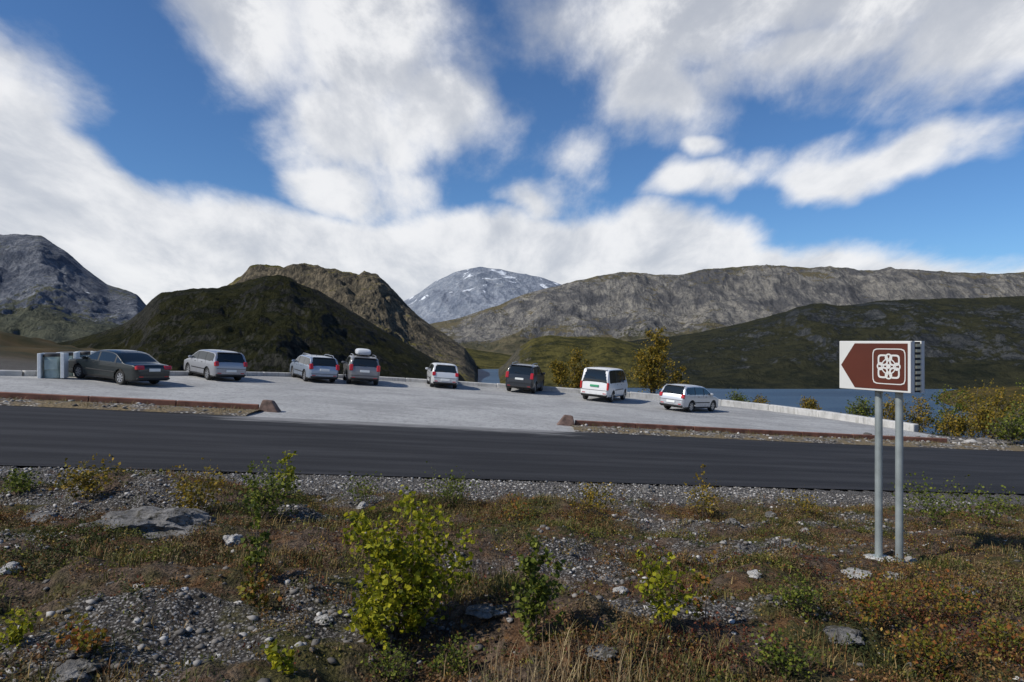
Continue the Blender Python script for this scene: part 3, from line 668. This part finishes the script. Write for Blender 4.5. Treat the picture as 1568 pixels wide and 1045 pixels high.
def rockmat(name,a,b,l):
    m,nt,bs=newmat(name); T=NT(nt); co=T.coord('Object')
    c=T.mix(T.sm(T.noise(co,3,7,.7),.35,.65),a,b); c=T.mix(T.sm(T.noise(co,9,5,.7),.5,.62),c,l); T.set(bs.inputs['Base Color'],c); bs.inputs['Roughness'].default_value=.9; T.bump(T.noise(co,9,6,.75),1.0,.07,bs); return m
rkm=rockmat('lichen_rock',(.085,.08,.074),(.27,.258,.245),(.065,.058,.042)); rkw=rockmat('pale_rock',(.34,.33,.31),(.60,.58,.55),(.25,.235,.21))
def ground_hit(u,v):
    b=(u-784)/1045; t=(v-522.5)/1045; ys=np.linspace(3,16,1500); zz=EYE-t*ys; g=ground_z(b*ys,ys); i=np.argmin(np.abs(g-zz)); return b*ys[i],ys[i]
import bmesh
def rock(u,v,wpx,hr,seed,elong=1.0,mat=None):
    x,y=ground_hit(u,v); r=wpx/1045*y/2
    bm=bmesh.new(); bmesh.ops.create_icosphere(bm,subdivisions=5 if wpx>100 else 4,radius=1); co_=np.array([q.co[:] for q in bm.verts])
    n1=fbm(co_[:,0]*1.2+seed,co_[:,1]*1.2+co_[:,2],3,seed); n2=fbm(co_[:,0]*3+co_[:,2]*2,co_[:,1]*3+seed,5,seed+3,True)
    f=1+n1*.8+n2*.3
    for q,ff in zip(bm.verts,f): q.co=Vector((q.co.x*ff*r,q.co.y*ff*r*elong,max(q.co.z,-.4)*ff*r*hr))
    me=bpy.data.meshes.new('rock'); bm.to_mesh(me); bm.free(); me.materials.append(mat or rkm); me.polygons.foreach_set('use_smooth',np.ones(len(me.polygons),bool))
    try: me.set_sharp_from_angle(angle=R_(28))
    except Exception: pass
    o=bpy.data.objects.new('rock',me); scene.collection.objects.link(o); o.location=(x,y,gz(x,y)+r*hr*.02); o.rotation_euler=(0,0,(seed%5)*.15)
for a in ((225,812,190,.30,1,.6),(355,832,28,.8,2,1,rkw),(120,1030,62,.5,3),(16,872,28,.6,4,1,rkw),(555,779,18,.9,5,1,rkw),(750,934,70,.2,6,.6),(1312,880,40,.3,7,1,rkw),(946,804,16,1.0,8,1,rkw),(1232,815,14,.8,9,1,rkw),(1155,880,20,.6,10,1,rkw),(990,752,20,.8,11),(60,798,70,.3,12,.6),(1015,858,24,.4,13),(1395,860,20,.6,14,1,rkw),(920,1000,46,.3,15),(1480,905,30,.35,16),(495,950,30,.4,17,1,rkw),(1290,975,60,.3,18),(1120,800,20,.5,19),(680,905,20,.5,20),(1380,885,40,.2,22,1,rkw),(150,915,20,.5,23),(950,905,20,.6,24,1,rkw),(215,900,18,.7,25,1,rkw),(1180,790,16,.7,26)): rock(*a)
barkm=simple('birch_bark',(.10,.075,.055),.85,noise=.5,scale=20); barkw=simple('pale_bark',(.16,.14,.12),.8,noise=.4,scale=8)
def tree(name,x,y,z,h,spread,nleaf,lsize,mat,stems=1,r0=.02,cone=.5,seed=0,bark=None,lean=.15,limbs=10,low=.12):
    R=random.Random(seed); G=Geo(); tips=[]
    for s_ in range(stems):
        a=R.random()*6.28; ln=R.uniform(.3,1)*lean*h if stems>1 else R.uniform(0,lean)*h*.5
        hh=h*(1 if s_==0 else R.uniform(.5,.95)); p=[]; base=Vector((x+R.uniform(-.5,.5)*spread*.3*(stems>1),y+R.uniform(-.5,.5)*spread*.3*(stems>1),z-.05))
        for i in range(8):
            t=i/7; p.append(base+Vector((math.cos(a)*ln*t**1.4+R.uniform(-.02,.02)*h*t,math.sin(a)*ln*t**1.4+R.uniform(-.02,.02)*h*t,hh*t)))
        G.tube(p,[r0*(1-.85*i/7) for i in range(8)],7,0)
        for j in range(limbs):
            t=low+(1-low)*(j+R.random())/limbs*.97; i=min(int(t*7),6); q=p[i].lerp(p[i+1],t*7-i)
            a2=R.random()*6.28; el=R.uniform(.3,1.0); ll=spread*(1-cone*t)*R.uniform(.45,1.05)*min(1,.5+t*2)
            d=Vector((math.cos(a2)*math.cos(el),math.sin(a2)*math.cos(el),math.sin(el)))
            m=q+d*ll*.55+Vector((0,0,-.02*ll)); e=q+d*ll+Vector((0,0,.12*ll))
            G.tube([q,m,e],[r0*.35*(1-.6*t),r0*.22*(1-.6*t),r0*.08],5,0)
            for _ in range(6): tips.append((q.lerp(e,R.uniform(.25,1.05)),ll*R.uniform(.10,.30)))
            for _ in range(2):
                s2=q.lerp(e,R.uniform(.3,.8)); d2=(d+Vector((R.uniform(-1,1),R.uniform(-1,1),R.uniform(-.3,.8)))*.9).normalized(); e2=s2+d2*ll*.45
                G.tube([s2,e2],[r0*.15,r0*.06],4,0); tips+= [(s2.lerp(e2,.6),ll*.13),(e2,ll*.13)]
        tips.append((p[-1],spread*.1))
    per=nleaf/len(tips); V=[];F=[]
    for c,rad in tips:
        e_=per*R.uniform(.3,1.7); n=int(e_)+(R.random()<e_-int(e_))
        for _ in range(n):
            o=c+Vector((R.gauss(0,1),R.gauss(0,1),R.gauss(0,1)))*rad*.8; 
            d=Vector((R.gauss(0,1),R.gauss(0,1),R.gauss(-.1,.8))).normalized(); s2=d.cross(Vector((R.gauss(0,1),R.gauss(0,1),R.gauss(0,1)))).normalized()
            L=lsize*R.uniform(.6,1.25); w=L*.40; u_=d.cross(s2)*L*.1; i0=len(V)
            V+=[o,o+d*L*.35+s2*w+u_,o+d*L*.72+s2*w*.7+u_,o+d*L,o+d*L*.72-s2*w*.7+u_,o+d*L*.35-s2*w+u_]; F.append(tuple(range(i0,i0+6)))
    G.add(V,F,1); return G.obj(name,[bark or barkm,mat])
yel=leafmat('yellow_green_leaves',False,[(.10,.12,.012),(.22,.24,.015),(.38,.34,.02),(.15,.18,.012)],.4)
grn=leafmat('green_leaves',False,[(.05,.075,.015),(.10,.13,.02),(.17,.18,.025)],.35)
mixl=leafmat('mixed_leaves',False,[(.08,.10,.015),(.20,.19,.02),(.26,.08,.025),(.12,.14,.02)],.35)
dkl=leafmat('autumn_birch_leaves',False,[(.07,.07,.014),(.18,.14,.02),(.30,.19,.02),(.11,.11,.02)],.3)
def sap(name,u,v,hpx,wpx,nl,ls,mat,**k):
    x,y=ground_hit(u,v); h=hpx/1045*y; return tree(name,x,y,gz(x,y),h,wpx/1045*y/2,nl,ls,mat,**k)
sap('birch_sapling',622,970,200,215,3000,.045,yel,stems=10,r0=.010,seed=3,lean=.40,limbs=10,cone=.5,low=.05)
sap('birch_sapling',572,985,95,130,700,.042,yel,stems=5,r0=.007,seed=43,lean=.4,limbs=7)
sap('willow_shrub',822,985,165,105,850,.042,grn,stems=4,r0=.008,seed=4,limbs=9,cone=.4)
sap('birch_sapling',1012,962,130,110,420,.042,yel,stems=4,r0=.007,seed=5,limbs=8,lean=.4)
sap('birch_sapling',1075,955,120,70,170,.035,mixl,stems=2,r0=.006,seed=15,limbs=6,lean=.3)
sap('birch_sapling',395,885,130,70,280,.042,grn,stems=2,r0=.009,seed=6,limbs=8)
sap('birch_sapling',395,930,60,70,160,.042,mixl,stems=3,r0=.006,seed=26,limbs=5)
sap('birch_sapling',440,760,66,60,260,.06,yel,stems=2,r0=.010,seed=7,limbs=7)
sap('birch_sapling',1075,760,50,26,90,.06,dkl,stems=1,r0=.010,seed=8,limbs=6)
sap('willow_shrub',410,800,75,150,1000,.045,grn,stems=8,r0=.007,seed=9,limbs=6,lean=.4)
sap('willow_shrub',300,790,50,150,700,.045,dkl,stems=8,r0=.007,seed=10,limbs=6,lean=.5)
sap('willow_shrub',130,765,44,130,600,.05,dkl,stems=8,r0=.007,seed=11,limbs=6,lean=.5)
sap('willow_shrub',30,760,30,110,400,.045,grn,stems=7,r0=.006,seed=41,limbs=5,lean=.5)
sap('willow_shrub',1430,805,50,170,900,.045,grn,stems=9,r0=.007,seed=12,limbs=6,lean=.6)
sap('willow_shrub',1520,810,44,150,700,.045,grn,stems=9,r0=.007,seed=13,limbs=6,lean=.6)
sap('willow_shrub',1075,795,40,110,420,.045,dkl,stems=6,r0=.007,seed=14,limbs=5,lean=.5)
sap('willow_shrub',690,775,36,130,460,.045,grn,stems=7,r0=.006,seed=16,limbs=5,lean=.5)
sap('willow_shrub',905,790,38,120,460,.045,dkl,stems=7,r0=.006,seed=17,limbs=5,lean=.5)
sap('willow_shrub',790,800,24,100,300,.04,mixl,stems=7,r0=.005,seed=44,limbs=5,lean=.6)
sap('willow_shrub',560,770,26,100,300,.04,grn,stems=7,r0=.005,seed=45,limbs=5,lean=.6)
sap('willow_shrub',1230,790,26,100,300,.04,dkl,stems=7,r0=.005,seed=46,limbs=5,lean=.6)
sap('willow_shrub',120,1000,50,120,300,.035,mixl,stems=6,r0=.005,seed=18,limbs=5,lean=.6)
sap('willow_shrub',20,985,50,90,200,.035,yel,stems=5,r0=.005,seed=28,limbs=5,lean=.5)
sap('willow_shrub',440,1030,60,60,140,.04,yel,stems=3,r0=.005,seed=19,limbs=5,lean=.4)
sap('willow_shrub',1340,960,60,170,800,.028,mixl,stems=9,r0=.005,seed=20,limbs=6,lean=.6)
sap('willow_shrub',1460,950,50,170,800,.028,mixl,stems=9,r0=.005,seed=21,limbs=6,lean=.6)
sap('willow_shrub',1230,945,40,140,600,.028,grn,stems=8,r0=.005,seed=22,limbs=6,lean=.6)
sap('willow_shrub',1420,1030,60,170,800,.028,mixl,stems=9,r0=.005,seed=23,limbs=6,lean=.6)
sap('willow_shrub',1540,1010,60,150,700,.028,mixl,stems=9,r0=.005,seed=24,limbs=6,lean=.6)
sap('willow_shrub',1200,1030,40,150,600,.028,grn,stems=8,r0=.005,seed=25,limbs=6,lean=.6)
sap('willow_shrub',700,1035,40,150,500,.026,grn,stems=8,r0=.005,seed=47,limbs=6,lean=.6)
sap('willow_shrub',600,1040,40,130,400,.026,grn,stems=8,r0=.005,seed=48,limbs=6,lean=.6)
def btree(name,u,vtop,dist,wpx,nl,ls,mat,seed,**k):
    b=(u-784)/1045; y=dist; x=b*y; z=gz(x,y); top=EYE+(522.5-vtop)/1045*y; h=max(.8,top-z)
    return tree(name,x,y,z,h,wpx/1045*y/2,nl,ls,mat,seed=seed,**k)
btree('birch_tree',1000,506,51,105,6500,.14,dkl,31,stems=5,r0=.06,bark=barkw,limbs=16,lean=.14,cone=.65,low=.22)
btree('birch_tree',1045,562,50,40,1500,.13,dkl,32,stems=3,r0=.04,limbs=10,bark=barkw)
btree('birch_tree',893,542,56,85,3800,.14,dkl,33,stems=5,r0=.05,limbs=13,low=.3,bark=barkw)
btree('birch_tree',858,556,54,50,1800,.14,dkl,34,stems=3,r0=.05,limbs=10,low=.4,bark=barkw)
for i,(u,v,d,w,n) in enumerate([(1130,603,48,36,900),(1165,610,47,30,500),(1238,612,44,36,1100),(1318,618,43,60,1300),(1365,614,42,60,1400),(1405,612,42,60,1400),(1450,604,42,75,2200),(1490,594,44,80,2600),(1540,600,41,90,3000),(1580,588,45,90,2600),(1515,636,37,90,2200),(1465,646,36,60,1400),(1570,640,37,90,2200),(1620,600,42,110,2000),(1690,595,43,110,2000),(1545,662,33.5,70,1200)]):
    btree('birch_tree' if i<3 else 'birch_shrub',u,v,d,w*1.15,n,.11,dkl if i%3 else grn,50+i,stems=6,r0=.035,limbs=11,low=.08,lean=.25,cone=.45,bark=barkw)
# ------------------------------------------------------------------ sky, sun
sel,saz=R_(43),math.atan2(-.88,-.42)
w=bpy.data.worlds.new('World'); scene.world=w; w.use_nodes=True; nt=w.node_tree; T=NT(nt); bg=nt.nodes['Background']
try: w.cycles.sampling_method='MANUAL'; w.cycles.sample_map_resolution=512
except Exception: pass
sky=T.new('ShaderNodeTexSky'); sky.sky_type='NISHITA'; sky.sun_disc=False; sky.sun_elevation=sel; sky.sun_rotation=saz; sky.air_density=1.0; sky.dust_density=.6; sky.ozone_density=2.5; sky.altitude=1000
gen=T.coord('Generated'); sp=T.new('ShaderNodeSeparateXYZ'); T.set(sp.inputs[0],gen)
az=T.m('ARCTAN2',sp.outputs[0],sp.outputs[1]); el=T.m('ARCSINE',sp.outputs[2])
zz_=T.m('ADD',T.m('MAXIMUM',sp.outputs[2],0),.42)
cv=T.new('ShaderNodeCombineXYZ'); T.set(cv.inputs[0],T.m('DIVIDE',sp.outputs[0],zz_)); T.set(cv.inputs[1],T.m('MULTIPLY',T.m('DIVIDE',sp.outputs[1],zz_),.55)); T.set(cv.inputs[2],T.m('MULTIPLY',el,.6))
cvec=cv.outputs[0]
nz=T.noise(cvec,3.6,9,.60,.15); nw=T.noise(cvec,3.0,3,.55,0,'Color')
sw_=T.new('ShaderNodeSeparateColor'); T.set(sw_.inputs[0],nw)
azw=T.m('ADD',az,T.m('MULTIPLY',T.m('SUBTRACT',sw_.outputs[0],.5),.22)); elw=T.m('ADD',el,T.m('MULTIPLY',T.m('SUBTRACT',sw_.outputs[1],.5),.17))
ev=T.new('ShaderNodeCombineXYZ'); T.set(ev.inputs[0],azw); T.set(ev.inputs[1],elw)
def ae(u,v):
    b=(u-784)/1045; t=(522.5-v)/1045; a=math.atan(b); return a,math.atan(t*math.cos(a))
def blob(u,v,ru,rv,rot=0,k=1.0):
    a0,e0=ae(u,v); cs=math.cos(a0)**2; ra=ru/1045*cs; re=rv/1045*math.cos(a0)
    mp=T.new('ShaderNodeMapping'); mp.vector_type='TEXTURE'; T.set(mp.inputs['Vector'],ev.outputs[0])
    mp.inputs['Location'].default_value=(a0,e0,0); mp.inputs['Rotation'].default_value=(0,0,R_(rot)); mp.inputs['Scale'].default_value=(ra,re,1)
    ln=T.new('ShaderNodeVectorMath'); ln.operation='LENGTH'; T.set(ln.inputs[0],mp.outputs[0])
    return T.m('MULTIPLY_ADD',ln.outputs['Value'],-k,k)
blobs=[blob(370,10,140,110,0,1.1),blob(560,20,210,130,0,1.2),blob(530,160,100,120,-20,1.0),blob(700,170,120,90,-30,.9),blob(560,295,110,55,-10,1.0),
 blob(1180,0,420,120,0,1.4),blob(1560,40,320,110,0,1.5),blob(1000,130,120,85,-25,1.1),blob(1240,95,220,55,3,1.1),
 blob(1340,228,200,54,3,1.7),blob(1075,285,85,20,8,.9),blob(1090,236,30,14,0,.7),
 blob(0,190,170,110,-35,1.3),blob(860,215,70,50,0,.5),blob(820,300,80,35,0,.8)]
dens=blobs[0]
for b_ in blobs[1:]:
    n=T.new('ShaderNodeMath'); n.operation='SMOOTH_MAX'; T.set(n.inputs[0],dens); T.set(n.inputs[1],b_); n.inputs[2].default_value=.12; dens=n.outputs[0]
fc=T.new('ShaderNodeFloatCurve'); 
pts_=[(-60,60),(0,110),(100,175),(180,240),(250,282),(330,292),(440,312),(560,335),(640,325),(720,312),(860,316),(1000,318),(1080,332),(1150,348),(1250,368),(1400,388),(1568,394)]
cur=fc.mapping.curves[0]; fmap=lambda u,v:((ae(u,v)[0]+1.2)/2.4, ae(u,v)[1]/.6)
xs=[fmap(u,v) for u,v in pts_]; cur.points[0].location=(0,xs[0][1]); cur.points[1].location=(1,xs[-1][1])
for p_ in xs: cur.points.new(*p_)
fc.mapping.update()
azb=T.m('ADD',az,T.m('MULTIPLY',T.m('SUBTRACT',sw_.outputs[0],.5),.10))
T.set(fc.inputs['Value'],T.m('DIVIDE',T.m('ADD',azb,1.2),2.4)); lim=T.m('MULTIPLY',fc.outputs[0],.6)
elb=T.m('ADD',el,T.m('MULTIPLY',T.m('SUBTRACT',sw_.outputs[1],.5),.06))
bank=T.m('DIVIDE',T.m('SUBTRACT',lim,elb),.032); bank=T.m('MINIMUM',bank,2.6)
n=T.new('ShaderNodeMath'); n.operation='SMOOTH_MAX'; T.set(n.inputs[0],dens); T.set(n.inputs[1],bank); n.inputs[2].default_value=.12; dens=n.outputs[0]
dn=T.m('ADD',dens,T.m('MULTIPLY',T.m('SUBTRACT',nz,.5),2.9))
cov=T.sm(dn,-.30,.75)
thick=T.sm(dn,.3,1.8)
sh_n=T.noise(cvec,5.5,7,.6,.2)
shade=T.sm(T.m('ADD',T.m('MULTIPLY',thick,.22),T.m('MULTIPLY',T.m('SUBTRACT',sh_n,.5),3.2)),-.35,.95)
ccol=T.mix(shade,(9.0,9.05,9.2),(5.5,5.85,6.5))
ccol=T.mix(T.m('MULTIPLY',T.m('MULTIPLY',T.sm(el,.20,.48),T.sm(sh_n,.38,.58)),.75),ccol,(4.1,4.45,5.2))
skyc=T.mix(1.0,sky.outputs[0],(.56,.82,1.08),'MULTIPLY')
final=T.mix(T.m('MULTIPLY',cov,.96),skyc,ccol)
T.set(bg.inputs['Color'],final); bg.inputs['Strength'].default_value=.10
sl=bpy.data.lights.new('sun','SUN'); sl.energy=4.2; sl.angle=R_(.53); sl.color=(1,.95,.86)
so=bpy.data.objects.new('sun',sl); scene.collection.objects.link(so)
sdv=Vector((math.sin(saz)*math.cos(sel),math.cos(saz)*math.cos(sel),math.sin(sel))); so.rotation_euler=sdv.to_track_quat('Z','Y').to_euler(); so.location=(-20,-20,40)
cam=bpy.data.cameras.new('camera'); cam.lens=24; cam.sensor_width=36; cam.clip_start=.1; cam.clip_end=40000
cob=bpy.data.objects.new('camera',cam); scene.collection.objects.link(cob); cob.location=(0,0,EYE); cob.rotation_euler=(R_(90),0,0); scene.camera=cob
scene.view_settings.view_transform='Standard'; scene.view_settings.look='None'; scene.view_settings.exposure=0
print('polys',sum(len(o.data.polygons) for o in scene.objects if o.type=='MESH'))
